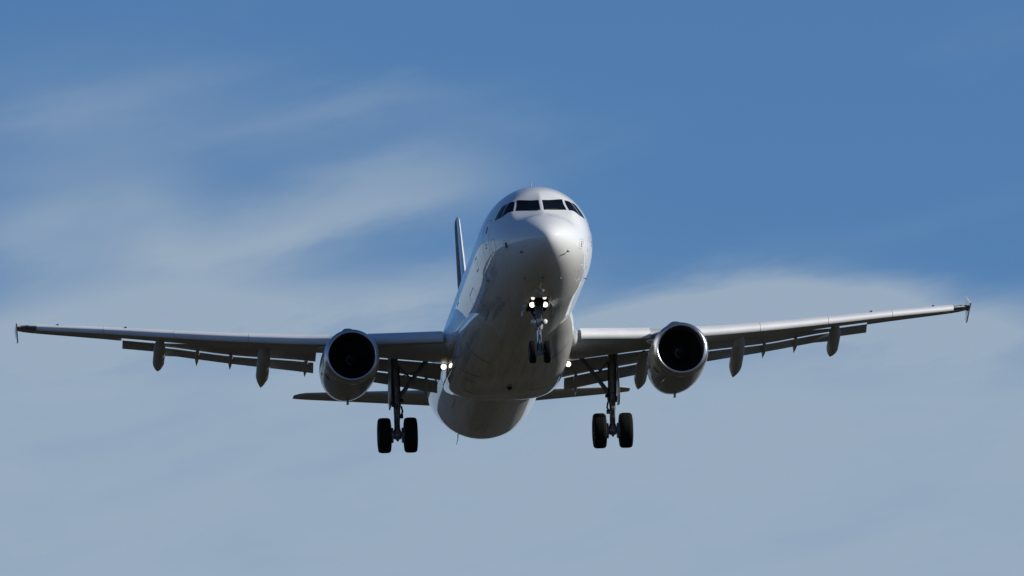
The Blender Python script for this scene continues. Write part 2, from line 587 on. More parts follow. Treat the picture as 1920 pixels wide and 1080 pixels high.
Z_T = pchip([1.0, 2.3, 4.8, 6.5, 9.1, 11.6, 14.05, 16.4, 17.2], [-.74, -.64, -.46, -.31, .03, .42, .82, 1.18, 1.32])   # upper edge behind the slats
TC = pchip([1, 2, 6.4, 17.2], [.15, .148, .118, .105])
INC = pchip([1, 6.4, 17.2], [-.8, -1.2, -2.4])


def yt(c, t): return 5 * t * (.2969 * math.sqrt(c) - .126 * c - .3516 * c * c + .2843 * c ** 3 - .1036 * c ** 4)


def camber(c): return .018 * (1 - (2 * c - 1) ** 2) * (.6 + .8 * c)


def wing_pt(x, c, side):
    """side +1 upper, -1 lower"""
    ch, t = chord(x), TC(x)
    z = Z_T(x) - ch * (yt(.10, t) + camber(.1)) - .02
    i = rad(INC(x))
    h = camber(c) * ch + side * yt(c, t) * ch
    if side < 0:
        h += .02 * ch * sstep(c, .5, .85) * (1 - sstep(c, .9, 1.0))     # rear-loaded lower skin
    return (le_y(x) + .05 + c * ch * math.cos(i) + h * math.sin(i), z - c * ch * math.sin(i) + h * math.cos(i))


def wing_sec(x, c0, c1, s, n=26, te=.004):
    cs = [c0 + (c1 - c0) * (1 - math.cos(math.pi * k / n)) / 2 for k in range(n + 1)]
    up = [wing_pt(x, c, 1) for c in cs]
    lo = [wing_pt(x, c, -1) for c in cs]
    pts = up[::-1] + lo[1 if c0 == 0 else 0:]
    if c1 < .99:                        # thin shroud edge: lower skin rises to meet the upper near the cut
        pass
    return [(s * x, y, z) for y, z in pts]


def blade(p0, p1, t, n=12, low=.35):
    """small aerofoil between nose p0 and tail p1 in the (y, z) plane; t = thickness ratio"""
    d = Vector((p1[0] - p0[0], p1[1] - p0[1])); L_ = d.length; d.normalize()
    nrm = Vector((-d.y, d.x))
    if nrm.y < 0: nrm = -nrm
    cs = [(1 - math.cos(math.pi * k / n)) / 2 for k in range(n + 1)]
    up = [Vector(p0) + d * c * L_ + nrm * yt(c, t) * L_ * 1.5 for c in cs]
    lo = [Vector(p0) + d * c * L_ - nrm * yt(c, t) * L_ * low for c in cs]
    return [tuple(p) for p in up[::-1] + lo[1:-1]]


# flap lines measured as (x, z): lower wing lip, main flap tail, tab tail
G2 = pchip([1.9, 3.6, 4.6, 6.5, 7.5, 9.2, 11.8, 13.3], [-1.47, -1.15, -1.0, -.66, -.49, -.25, .28, .53])
GB = pchip([1.9, 4.5, 6.5, 7.5, 9.3, 11.75], [-1.87, -1.36, -1.0, -.80, -.46, 0.06])


def canoe(mb, x, y0, z0, y1, z1, w, h, s, nose=.22, tail=.30, kink=0.0):
    """drooped flap track pod from (y0, z0) to its point at (y1, z1)"""
    secs = []
    n, N_ = 20, 22
    for i in range(N_ + 1):
        t = i / N_
        r = 1.0
        if t < nose: r = math.sqrt(max(0, 1 - (1 - t / nose) ** 2))
        if t > 1 - tail: r = 1 - ((t - (1 - tail)) / tail) ** 1.3
        r = max(r, .012)
        y = y0 + (y1 - y0) * t
        z = z0 + (z1 - z0) * t - kink * 4 * t * (1 - t)
        secs.append([(s * x + w / 2 * r * math.cos(a), y, z + h / 2 * r * math.copysign(abs(math.sin(a)) ** .9, math.sin(a))) for a in [2 * math.pi * k / n for k in range(n)]])
    mb.loft(secs)


def make_wing(s):
    xs_in = [1.6, 2.2, 2.8, 3.5, 4.2, 5, 5.75, 6.4, 7.2, 8, 9, 10, 11, 12, 12.7, 13.3]
    mb = MB()
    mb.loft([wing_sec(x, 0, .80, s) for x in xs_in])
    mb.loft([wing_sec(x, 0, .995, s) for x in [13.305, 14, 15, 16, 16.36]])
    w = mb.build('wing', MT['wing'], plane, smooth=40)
    # tip cap behind the last slat, with its lamp window
    def tip(x, k, dz=0):
        q = wing_sec(x, 0, .995, s)
        ym = sum(p[1] for p in q) / len(q); zm = sum(p[2] for p in q) / len(q)
        return [(p[0], ym + (p[1] - ym) * k, zm + dz + (p[2] - zm) * k) for p in q]
    MB().loft([tip(16.363, 1.0), tip(16.55, .99), tip(16.75, .95), tip(16.9, .84), tip(17.0, .66)]).build('wing_tip', MT['pod'], w)
    # navigation lamp window in the tip leading edge
    y0, z0 = wing_pt(16.72, .0, 1)
    MB().lathe([(-.06, .065), (0, .06), (.03, .04), (.04, .0)], (s * 16.66, y0 + .05, z0), (-.25 * s * -1, -1, 0), 20).build('navigation_lamp', MT['glass'], w)
    # tip fence: swept arrow-shaped plate above and below the tip
    yt0, zt0 = wing_pt(17.0, .35, 1)
    F = [(-.62, 0.02), (-.1, .42), (.22, .72), (.50, .78), (.75, .30), (.95, -.02), (.92, -.45), (.62, -.80), (.35, -.78), (-.1, -.35)]
    lean = lambda dz: s * (17.03 - .05 * abs(dz) - (.04 * dz if dz > 0 else -.03 * dz))
    secs = []
    for e in (-.022, .022):
        secs.append([(lean(dz) + e, yt0 + dy * .95, zt0 - .05 + dz * (.55 if dz > 0 else .62)) for dy, dz in F])
    MB().loft(secs).build('wingtip_fence', MT['paint'], w, smooth=30)
    # slats
    SL = [(2.42, 4.95), (6.28, 9.03), (9.045, 11.59), (11.605, 14.01), (14.025, 16.34)]
    shape = [(0, 0), (-.15, .022), (-.3, .036), (-.5, .046), (-.7, .045), (-.84, .030), (-.93, .0), (-.98, -.055), (-1.0, -.13), (-.99, -.205), (-.95, -.26),
             (-.90, -.275), (-.87, -.24), (-.82, -.15), (-.70, -.06), (-.5, -.01), (-.3, .0), (0, -.014)]
    for a, b in SL:
        mb = MB(); secs = []
        for k in range(9):
            x = a + (b - a) * k / 8
            cs = .86 if x < 5.5 else .82 - (x - 6) * .031
            dl = rad(21.5)
            y0, z0 = le_y(x) + .09 * chord(x), Z_T(x) + .035
            e = [(-cs_ * -1, h) for cs_, h in shape]
            pts = []
            for q, h in shape:
                pts.append((s * x, y0 + cs * (q * math.cos(dl) - h * math.sin(dl)), z0 + cs * (q * math.sin(dl) + h * math.cos(dl))))
            secs.append(pts)
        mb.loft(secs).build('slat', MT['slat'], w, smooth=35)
    # flaps and tabs
    def flap(xa, xb, nm, kind):
        secs = []
        for k in range(9):
            x = xa + (xb - xa) * k / 8
            yl, zl = wing_pt(x, .80, -1)
            if kind == 'main':
                y2 = te_y(x) - .06; z2 = G2(x) + .03
                secs.append([(s * x, y, z) for y, z in blade((yl + .07, zl + (-.045 if x < 6.2 else .035 - .085 * sstep(x, 10.9, 11.8))), (y2, z2), .13)])
            elif kind == 'end':
                secs.append([(s * x, y, z) for y, z in blade((yl + .07, zl - .06), (te_y(x) + .02, G2(x) - .17), .13)])
            else:
                secs.append([(s * x, y, z) for y, z in blade((te_y(x) - .03, G2(x) - .01), (te_y(x) + .27, GB(x)), .16)])
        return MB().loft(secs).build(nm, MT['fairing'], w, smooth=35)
    flap(2.15, 6.02, 'flap', 'main')
    flap(6.55, 12.08, 'flap', 'main')
    flap(12.09, 13.28, 'flap', 'end')
    flap(2.25, 5.95, 'flap_tab', 'tab')
    flap(6.62, 12.05, 'flap_tab', 'tab')
    # flap track pods
    for x, y0, z0, y1, z1, wd, ht in ((4.95, 20.9, -.92, 24.3, -1.68, .44, .46), (8.42, 21.6, -.28, 25.0, -1.20, .46, .46), (12.02, 23.3, .33, 26.0, -.35, .42, .40)):
        mb = MB(); canoe(mb, x, y0, z0, y1, z1, wd, ht, s, nose=.28, tail=.36, kink=.10)
        mb.build('flap_track_fairing', MT['fairing'], w, smooth=50)
    for x, y1, z1 in ((2.66, 23.8, -1.97), (6.88, 24.55, -.93), (9.5, 24.95, -.54), (10.66, 25.3, -.32)):
        yy = te_y(x) - .25
        mb = MB(); canoe(mb, x, yy, G2(x) + .02, y1, z1, .17, .20, s, nose=.3, tail=.55)
        mb.build('tab_track_fairing', MT['fairing'], w, smooth=50)
    # pylon
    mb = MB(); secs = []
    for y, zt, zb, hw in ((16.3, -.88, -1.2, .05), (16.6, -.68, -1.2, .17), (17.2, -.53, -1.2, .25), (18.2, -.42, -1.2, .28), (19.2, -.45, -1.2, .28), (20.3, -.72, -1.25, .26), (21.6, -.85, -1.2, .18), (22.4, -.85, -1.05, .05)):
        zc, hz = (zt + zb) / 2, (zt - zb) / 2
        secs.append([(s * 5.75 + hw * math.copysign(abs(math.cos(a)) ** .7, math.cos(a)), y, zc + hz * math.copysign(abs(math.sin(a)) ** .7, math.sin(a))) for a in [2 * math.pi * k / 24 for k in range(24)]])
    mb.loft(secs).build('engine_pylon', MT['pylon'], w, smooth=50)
    # small vortex studs and fuel vents on the slat joints: dark screws seen along the upper edge
    # wing root fillet
    mb = MB(); secs = []
    for x, k, dy, dz in ((2.40, 1.0, .1, 0), (2.32, 1.06, -.05, .0), (2.24, 1.16, -.30, .0), (2.14, 1.34, -.8, .02), (2.04, 1.62, -1.5, .06), (1.90, 2.05, -2.6, .14), (1.6, 2.4, -3.4, .2)):
        q = wing_sec(x, 0, .80, s)
        zm = q[len(q) // 2][2] - .05
        y1 = max(p[1] for p in q); y0 = min(p[1] for p in q)
        secs.append([(p[0], y1 - (y1 - p[1]) * (y1 - y0 - dy) / (y1 - y0), zm + dz + (p[2] - zm) * (k if p[2] > zm else .8) + .01) for p in q])
    mb.loft(secs).build('wing_root_fairing', MT['paint'], w, smooth=60)
    for x in (13.25, 15.6):
        y0, z0 = le_y(x) + .04 * chord(x), Z_T(x) + .005
        MB().lathe([(-.03, .045), (.03, .045), (.05, .02), (.055, 0)], (s * x, y0, z0), (0, -.3, 1), 12, cap=True).build('slat_stud', MT['dark'], w)
    # landing lamp swung down below the root
    lm = MB()
    lx, ly, lz = s * 2.2, 20.5, -1.38
    lm.lathe([(.20, .03), (.12, .08), (.02, .105), (0, .108), (0, .095)], (lx, ly, lz), (0, 1, .05), 24)
    lm.tube([(lx, ly + .12, lz + .02), (lx - s * .05, ly + .25, lz + .35)], .025, 8)
    lm.build('landing_lamp', MT['steel'], w)
    MB().lathe([(-.03, .0), (-.028, .04), (-.012, .08), (0.004, .095)], (lx, ly, lz), (0, 1, .05), 24).build('lamp_lens', MT['lamp'], w)
    return w


for s in (-1, 1):
    make_wing(s)

# ------------------------------------------------------------------ engines
def make_engine(s):
    c = (s * 5.75, 15.3, -1.83)
    ax = (0, 1, -.01)
    mb = MB()
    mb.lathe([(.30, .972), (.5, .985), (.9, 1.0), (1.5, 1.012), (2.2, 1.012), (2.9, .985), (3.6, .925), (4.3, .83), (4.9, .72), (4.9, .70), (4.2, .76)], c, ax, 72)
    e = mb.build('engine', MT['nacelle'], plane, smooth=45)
    MB().lathe([(.295, .9715), (.2, .962), (.12, .942), (.06, .915), (.025, .888), (.005, .86), (0, .842), (.006, .825), (.03, .806), (.08, .790), (.14, .782)], c, ax, 72).build('inlet_lip', MT['lip'], e, smooth=60)
    MB().lathe([(.14, .7815), (.4, .785), (.9, .80), (1.2, .80)], c, ax, 72).build('inlet_duct', MT['duct'], e, smooth=60)
    # fan: 36 twisted blades in front of a dark disc
    mb = MB()
    A = Vector(c)
    for k in range(36):
        a = 2 * math.pi * k / 36
        rowf, rowb = [], []
        for q in range(6):
            r = .26 + (.795 - .26) * q / 5
            tw = rad(25 + 38 * q / 5)
            ch = .17 + .05 * q / 5
            da = ch / 2 * math.sin(tw) / r
            dy = ch / 2 * math.cos(tw)
            rowf.append(A + Vector((r * math.cos(a - da), .95 - dy, r * math.sin(a - da))))
            rowb.append(A + Vector((r * math.cos(a + da), .95 + dy, r * math.sin(a + da))))
        mb.add(rowf + rowb, [(q, q + 1, 6 + q + 1, 6 + q) for q in range(5)])
    mb.build('fan', MT['fan'], e, smooth=0)
    MB().lathe([(1.1, .81), (1.1, .001)], c, ax, 36).build('fan_backing', MT['dark'], e)
    sp = MB().lathe([(.52, .0), (.56, .06), (.66, .14), (.8, .22), (.9, .27), (1.0, .28)], c, ax, 36)
    # pale comma painted on the spinner
    pts = []
    for k in range(14):
        a = 2.2 + 2.6 * k / 13; d = .60 + .16 * k / 13; r = np.interp(d, [.52, .56, .66, .8, .9], [0, .06, .14, .22, .27]) + .006
        pts.append((c[0] + r * math.cos(a), c[1] + d - .008, c[2] + r * math.sin(a)))
    sp.build('spinner', MT['fan'], e)
    MB().tube(pts, .010, 6).build('spinner_stripe', MT['hub'], e)
    # core nozzle and plug
    MB().lathe([(4.0, .60), (4.5, .55), (4.9, .46), (4.9, .43), (4.4, .45)], c, ax, 40).build('exhaust_nozzle', MT['hub'], e)
    MB().lathe([(4.3, .30), (4.7, .27), (5.05, .15), (5.3, .02)], c, ax, 32).build('exhaust_plug', MT['hub'], e)
    # strakes each side of the cowl
    for q in (-1, 1):
        a = rad(28)
        r0 = .99
        base = lambda y, r: (c[0] + q * r * math.cos(a), c[1] + y, c[2] + r * math.sin(a))
        up = Vector((-q * math.sin(a), 0, math.cos(a))) * .012
        P = [base(.75, r0 - .03), base(1.25, r0 + .17), base(1.75, r0 + .22), base(1.95, r0 - .02)]
        vs = [Vector(p) + up for p in P] + [Vector(p) - up for p in P]
        MB().add(vs, [(0, 1, 2, 3), (7, 6, 5, 4), (0, 4, 5, 1), (1, 5, 6, 2), (2, 6, 7, 3), (3, 7, 4, 0)]).build('nacelle_strake', MT['nacelle'], e, smooth=0)
    # drain mast, latch seam and panel joints
    mb = MB()
    mb.box((c[0], c[1] + 3.25, c[2] - 1.04), (.07, .24, .24))
    mb.build('drain_mast', MT['steel'], e, smooth=0)
    mb = MB()
    def nr(d): return float(np.interp(d, [.30, .5, .9, 1.5, 2.2, 2.9, 3.6, 4.3], [.972, .985, 1.0, 1.012, 1.012, .985, .925, .83])) + .004
    def ring(d, a0, a1, wdt=.012, n=40):
        P = [(c[0] + nr(d) * math.cos(a0 + (a1 - a0) * k / n), c[1] + d, c[2] + nr(d) * math.sin(a0 + (a1 - a0) * k / n)) for k in range(n + 1)]
        mb.add([(p[0], p[1] - wdt / 2, p[2]) for p in P] + [(p[0], p[1] + wdt / 2, p[2]) for p in P], [(k, k + 1, n + 2 + k, n + 1 + k) for k in range(n)])
    ring(.95, 0, 2 * math.pi, .014, 72); ring(2.3, 0, 2 * math.pi, .014, 72)
    for a in (rad(-88), rad(215), rad(-38)):
        d_ = [.4 + (3.2 - .4) * k / 20 for k in range(21)]
        V = []
        for off in (-.007, .007):
            V += [(c[0] + nr(d) * math.cos(a + off), c[1] + d, c[2] + nr(d) * math.sin(a + off)) for d in d_]
        mb.add(V, [(k, k + 1, 22 + k, 21 + k) for k in range(20)])
    mb.build('cowl_seam', MT['seam'], e, smooth=0)
    # access panels: recessed vents on the lower left of the cowl
    for (d0, d1, a0, a1) in ((.85, 1.15, 208, 222), (1.5, 2.4, 196, 200), (1.05, 1.25, 264, 274)):
        mb = MB(); V = []
        for d in (d0, (d0 + d1) / 2, d1):
            for k in range(5):
                a = rad(a0 + (a1 - a0) * k / 4); V.append((c[0] + (nr(d) + .003) * math.cos(a), c[1] + d, c[2] + (nr(d) + .003) * math.sin(a)))
        mb.add(V, [(5 * r + k, 5 * r + k + 1, 5 * r + 6 + k, 5 * r + 5 + k) for r in range(2) for k in range(4)])
        mb.build('cowl_vent', MT['dark'], e, smooth=0)


for s in (-1, 1):
    make_engine(s)

# ------------------------------------------------------------------ landing gear
def tyre(mb, c, R_, w, m=0):
    h = w / 2
    prof = [(-h * .82, R_ * .56), (-h * .97, R_ * .66), (-h, R_ * .78), (-h * .95, R_ * .90), (-h * .78, R_ * .97), (-h * .5, R_ * .995)]
    for g in (-.34, 0.0, .34):            # tread grooves
        prof += [(h * (g - .035), R_), (h * (g - .03), R_ * .985), (h * (g + .03), R_ * .985), (h * (g + .035), R_)]
    prof += [(h * .5, R_ * .995), (h * .78, R_ * .97), (h * .95, R_ * .90), (h, R_ * .78), (h * .97, R_ * .66), (h * .82, R_ * .56)]
    mb.lathe(prof, c, (1, 0, 0), 56, m)


def hub(mb, c, R_, w, m=0):
    h = w / 2
    mb.lathe([(-h * .82, R_ * .565), (-h * .6, R_ * .52), (-h * .35, R_ * .40), (-h * .4, R_ * .16), (-h * .7, R_ * .14), (-h * .75, 0)], c, (1, 0, 0), 40, m)
    mb.lathe([(h * .82, R_ * .565), (h * .6, R_ * .52), (h * .35, R_ * .40), (h * .4, R_ * .16), (h * .7, R_ * .14), (h * .75, 0)], c, (1, 0, 0), 40, m)


def main_gear(s):
    x, y, zw = s * 3.81, 21.97, -3.54
    top = (s * 3.86, 21.75, -.75)
    g = MB()
    g.tube([top, (s * 3.85, 21.8, -1.3), (s * 3.84, 21.85, -1.9), (s * 3.83, 21.88, -2.35)], [.13, .155, .155, .15], 20)
    g.tube([(s * 3.83, 21.88, -2.33), (s * 3.83, 21.885, -2.42), (s * 3.825, 21.89, -2.52)], [.185, .185, .165], 20)
    g.tube([(s * 3.86, 21.35, -.78), (s * 3.86, 22.3, -.80)], .11, 14)
    g.box((s * 3.83, 21.7, -2.05), (.10, .22, .35))
    leg = g.build('main_landing_gear', MT['steel'], plane)
    g = MB(); g.tube([(s * 3.825, 21.89, -2.5), (s * 3.815, 21.95, -3.35)], .10, 18)
    g.build('oleo_piston', MT['steel'], leg)
    g = MB(); g.tube([(x - .56, y, zw), (x + .56, y, zw)], .075, 14)
    g.lathe([(-.13, .12), (-.1, .15), (.1, .15), (.13, .12)], (x, y, zw), (1, 0, 0), 20, cap=True)
    g.tube([(s * 3.815, 21.95, -3.3), (x, y, zw + .05)], [.11, .16], 16)
    g.tube([(x, y - .02, zw - .1), (x, y - .02, zw - .22)], [.09, .03], 12)
    g.build('wheel_axle', MT['steel'], leg)
    g = MB()                                                     # torque link
    for q in (-1, 1):
        g.tube([(x + q * .06, 21.75, -2.45), (x + q * .02, 21.42, -2.85)], .035, 8)
        g.tube([(x + q * .02, 21.42, -2.85), (x + q * .06, 21.8, -3.3)], .035, 8)
    g.build('torque_link', MT['steel'], leg)
    g = MB()                                                     # folding side stay
    g.tube([(s * 3.72, 21.9, -2.22), (s * 3.25, 21.7, -1.62)], [.085, .07], 12)
    g.tube([(s * 3.25, 21.7, -1.62), (s * 2.72, 21.5, -.95)], [.07, .085], 12)
    g.tube([(s * 3.25, 21.7, -1.62), (s * 3.8, 21.75, -1.0)], .035, 10)
    g.tube([(s * 2.9, 21.5, -1.3), (s * 3.6, 21.8, -1.45)], .022, 8)
    g.build('side_brace', MT['steel'], leg)
    g = MB()                                                     # leg fairing door on the outboard side
    secs = []
    for z, y0, y1, xo in ((-.78, 21.1, 22.5, 4.02), (-1.4, 21.15, 22.45, 4.03), (-1.9, 21.25, 22.4, 4.05), (-2.3, 21.45, 22.3, 4.06), (-2.6, 21.65, 22.15, 4.04)):
        secs.append([(s * (xo - .02), y0, z), (s * (xo + .03), (y0 + y1) / 2 - .3, z), (s * (xo + .05), (y0 + y1) / 2, z), (s * (xo + .02), y1, z), (s * (xo - .03), y1, z), (s * (xo + .0), (y0 + y1) / 2, z)])
    g.loft(secs).build('gear_door', MT['fairing'], leg, smooth=50)
    g = MB()
    g.tube([(s * 3.98, 21.6, -1.2), (s * 3.93, 21.6, -2.2), (s * 3.88, 21.75, -3.0), (s * 3.86, 21.85, -3.4)], .018, 6)
    g.tube([(s * 3.70, 21.65, -1.2), (s * 3.69, 21.68, -2.2), (s * 3.72, 21.7, -2.8), (s * 3.75, 21.85, -3.4)], .018, 6)
    g.tube([(s * 3.66, 21.7, -2.55), (s * 3.62, 21.7, -2.75), (s * 3.72, 21.75, -2.95)], .035, 8)
    g.box((s * 3.66, 21.75, -2.9), (.12, .12, .14)); g.box((s * 3.63, 21.8, -2.32), (.10, .14, .10))
    g.build('brake_hose', MT['dark'], leg)
    for q in (-1, 1):
        cx = (x + q * .464, y, zw)
        t = MB(); tyre(t, cx, .625, .46)
        t.build('tyre', MT['rubber'], leg, smooth=30)
        t = MB(); hub(t, cx, .625, .46); t.build('wheel_hub', MT['hub'], leg)
        t = MB(); t.lathe([(-.09, .20), (-.09, .27), (.09, .27), (.09, .20)], (x + q * .24, y, zw), (1, 0, 0), 28, cap=True)
        t.build('brake_unit', MT['steel'], leg)
    # open wheel-leg bay in the wing underside
    yl, zl = wing_pt(3.81, .76, -1)
    return leg


for s in (-1, 1):
    main_gear(s)


def nose_gear():
    zw = -3.67
    g = MB()
    g.tube([(0, 5.28, -1.7), (0, 5.2, -2.3), (0, 5.16, -2.75)], [.10, .105, .11], 18)
    g.tube([(0, 5.16, -2.72), (0, 5.15, -2.80), (0, 5.14, -2.9)], [.15, .15, .12], 18)
    g.tube([(-.22, 5.05, -2.62), (.22, 5.05, -2.62)], .065, 12)
    g.box((0, 5.02, -2.66), (.16, .16, .22))
    leg = g.build('nose_landing_gear', MT['steel'], plane)
    g = MB(); g.tube([(0, 5.14, -2.88), (0, 5.09, -3.45)], .075, 18); g.build('oleo_piston', MT['chrome'], leg)
    g = MB(); g.tube([(-.30, 5.07, zw), (.30, 5.07, zw)], .05, 12)
    g.tube([(0, 5.09, -3.42), (0, 5.07, zw)], [.09, .11], 14); g.box((0, 5.02, zw - .04), (.2, .12, .14))
    g.build('wheel_axle', MT['steel'], leg)
    g = MB()
    for q in (-1, 1):
        g.tube([(q * .05, 5.0, -2.85), (q * .015, 4.82, -3.12)], .025, 8)
        g.tube([(q * .015, 4.82, -3.12), (q * .05, 5.0, -3.42)], .025, 8)
    g.build('torque_link', MT['steel'], leg)
    g = MB()
    for q in (-1, 1):
        g.tube([(q * .10, 5.16, -2.55), (q * .22, 6.3, -1.85)], .045, 10)
        g.tube([(q * .06, 5.0, -2.6), (q * .16, 4.75, -2.0)], .022, 8)
    g.tube([(-.14, 5.6, -2.3), (.14, 5.6, -2.3)], .03, 8)
    g.build('drag_brace', MT['steel'], leg)
    for q in (-1, 1):
        t = MB(); tyre(t, (q * .25, 5.07, zw), .385, .225)
        t.build('tyre', MT['rubber'], leg, smooth=30)
        t = MB(); hub(t, (q * .25, 5.07, zw), .385, .225); t.build('wheel_hub', MT['hub'], leg)

    def lampu(x, y, z, r, mt, nm, tilt=0.0):
        a = (tilt, -1, -.05)
        t = MB().lathe([(-.16, r * .3), (-.10, r * .8), (-.01, r * 1.1), (.012, r * 1.12), (.012, r * .98)], (x, y, z), a, 24)
        t.build(nm, MT['steel'], leg)
        MB().lathe([(.010, r * .99), (.022, r * .7), (.028, r * .3), (.03, 0)], (x, y, z), a, 24).build(nm + '_lens', mt, leg)
    lampu(-.225, 4.85, -2.08, .090, MT['lamp'], 'take_off_lamp'); lampu(.225, 4.85, -2.08, .090, MT['lamp'], 'take_off_lamp')
    lampu(-.20, 4.72, -1.87, .066, MT['lampdim'], 'taxi_lamp'); lampu(.20, 4.72, -1.86, .070, MT['lampdim'], 'taxi_lamp')
    lampu(-.215, 4.9, -2.65, .075, MT['lampoff'], 'turn_off_lamp', -.6); lampu(.215, 4.9, -2.65, .075, MT['lampoff'], 'turn_off_lamp', .6)
    g = MB(); g.tube([(-.34, 4.98, -2.04), (.34, 4.98, -2.04)], .03, 8); g.tube([(-.2, 4.9, -1.9), (.2, 4.9, -1.9)], .025, 8)
    g.build('lamp_bracket', MT['dark'], leg)
    for q in (-1, 1):                                            # small aft doors left hanging each side
        g = MB()
        secs = []
        for y, zt, zb in ((4.75, -2.03, -2.16), (4.9, -2.03, -2.30), (5.4, -2.04, -2.36), (5.9, -2.05, -2.30), (6.0, -2.05, -2.1)):
            secs.append([(q * .40, y, zt), (q * .43, y, zt), (q * .52, y, zb), (q * .49, y, zb)])
        g.loft(secs).build('gear_door', MT['paint'], leg, smooth=30)
    x_, z1 = .31, -1.4                                          # bay walls and roof
    y0, y1 = 4.0, 6.3
    V = [(-x_, y0, -1.96), (x_, y0, -1.96), (x_, y1, -2.06), (-x_, y1, -2.06), (-x_, y0, z1), (x_, y0, z1), (x_, y1, z1), (-x_, y1, z1)]
    MB().add(V, [(0, 1, 5, 4), (1, 2, 6, 5), (2, 3, 7, 6), (3, 0, 4, 7), (4, 5, 6, 7)]).build('gear_bay', MT['bay'], leg, smooth=0)


nose_gear()

# ------------------------------------------------------------------ tail
def lift_sec(le, te, zc, t, axis, pos, n=20):
    """symmetric section; axis 'x': spanwise in x (tailplane), 'z': spanwise up (fin)"""
    cs = [(1 - math.cos(math.pi * k / n)) / 2 for k in range(n + 1)]
    L_ = te - le
    up = [(le + c * L_, yt(c, t) * L_) for c in cs]
    pts = up[::-1] + [(y, -h) for y, h in up[1:-1]]
    if axis == 'x':
        return [(pos, y, zc + h) for y, h in pts]
    return [(zc + h, y, pos) for y, h in pts]


for s in (-1, 1):
    secs = []
    for x in (.35, 1.0, 2, 3, 4, 5, 5.8, 6.05, 6.18, 6.23):
        f = (x - .75) / 5.45
        le = 38.6 + f * 3.25; te = 41.85 + f * 1.20
        z = .92 + f * .60
        r = 0 if x <= 5.8 else (x - 5.8) / .43
        secs.append(lift_sec(le + .42 * r * r, te - .10 * r * r, z, .088 * (1 - .6 * r * r), 'x', s * x))
    hp = MB().loft(secs).build('tailplane', MT['wing'], plane, smooth=40)
    mb = MB()                                                    # elevator hinge line
    V = []
    for x in (1.3, 5.6):
        f = (x - .75) / 5.45; le = 38.6 + f * 3.25; te = 41.85 + f * 1.20; L_ = te - le; z = .92 + f * .6
        for c in (.68, .70):
            V.append((s * x, le + c * L_, z - yt(c, .088) * L_ - .004))
    mb.add(V, [(0, 1, 3, 2)]).build('elevator_hinge', MT['seam'], hp, smooth=0)

secs, rud, ledge = [], [], []
FZ = [1.7, 2.3, 3, 4, 5, 6, 7, 7.5, 7.75, 7.9, 7.96]
for z in FZ:
    f = (z - 2.0) / 5.95
    le = 35.9 + f * 5.15 - (1.6 * max(0, (2.6 - z)) if z < 2.6 else 0)
    te = 41.85 + f * 1.45
    r = 0 if z < 7.7 else (z - 7.7) / .26
    secs.append((le + .45 * r * r, te, z, .066 * (1 - .4 * r * r)))


def fin_sec(le, te, z, t, a, b, off=0, n=16):
    L_ = te - le
    cs = [a + (b - a) * (1 - math.cos(math.pi * k / n)) / 2 for k in range(n + 1)]
    up = [(le + c * L_, yt(c, t) * L_ + off) for c in cs]
    pts = up[::-1] + [(y, -h) for y, h in up[(1 if a == 0 else 0):(-1 if b == 1 else None)]]
    return [(h, y, z) for y, h in pts]


fin = MB().loft([fin_sec(*q, .13, .70) for q in secs]).build('tail_fin', MT['fin'], plane, smooth=40)
MB().loft([fin_sec(*q, 0, .129) for q in secs]).build('fin_leading_edge', MT['paint'], fin, smooth=50)
MB().loft([fin_sec(*q, .705, 1) for q in secs[1:-1]]).build('rudder', MT['finlt'], fin, smooth=40)

# ------------------------------------------------------------------ small fuselage fittings and markings
g = MB()                                                         # VHF blade on the crown
g.loft([[(w_ * math.cos(a), 6.3 + sw + l_ * math.sin(a), z) for a in [2 * math.pi * k / 16 for k in range(16)]] for z, w_, l_, sw in ((2.0, .022, .22, 0), (2.3, .017, .16, .1), (2.52, .012, .09, .2), (2.55, .006, .04, .22))])
g.build('blade_antenna', MT['paint'], fus)
g = MB()
g.lathe([(0, .10), (.04, .09), (.08, .05), (.09, 0)], (.0, 8.3, 2.06), (0, 0, 1), 20)
g.build('beacon_housing', MT['grey'], fus)
g = MB()                                                         # lower blade and drain masts aft
g.loft([[(-.86 - (.06 if z < -1.8 else 0) + w_ * math.cos(a), 33.2 + sw + l_ * math.sin(a), z) for a in [2 * math.pi * k / 12 for k in range(12)]] for z, w_, l_, sw in ((-1.35, .02, .14, 0), (-1.75, .014, .10, .08), (-1.97, .008, .05, .16))])
g.build('drain_mast', MT['dark'], fus)
# probes around the radome joint
for y, t in ((.93, -2.60), (.80, -.62), (2.3, -2.02), (1.9, -1.62), (2.25, -1.18), (5.4, -.56), (5.4, -math.pi + .56)):
    p0, p1 = skin_off(y, t, -.01), skin_off(y, t, .065)
    g = MB(); g.tube([p0, p1, p1 + np.array([0, -.13, 0])], [.022, .018, .012], 8)
    g.lathe([(-.006, .05), (.006, .045)], p0 + (p1 - p0) * .1, p1 - p0, 14, cap=True)
    g.build('air_data_probe', MT['steel'], fus)


def rect_line(y0, y1, t0, t1, w, nm, mt, r=.12, off=.004):
    pts = []
    n = 8
    ys_, ts_ = (y1 - y0), (t1 - t0)
    path = [(y0 + r, t0), (y1 - r, t0), (y1, t0 + r * .5), (y1, t1 - r * .5), (y1 - r, t1), (y0 + r, t1), (y0, t1 - r * .5), (y0, t0 + r * .5)]
    for i in range(8):
        a, b = path[i], path[(i + 1) % 8]
        pts += [(a[0] + (b[0] - a[0]) * k / n, a[1] + (b[1] - a[1]) * k / n) for k in range(n)]
    mb = MB(); skin_line(mb, pts, w, off, True)
    return mb.build(nm, mt, fus, smooth=0)


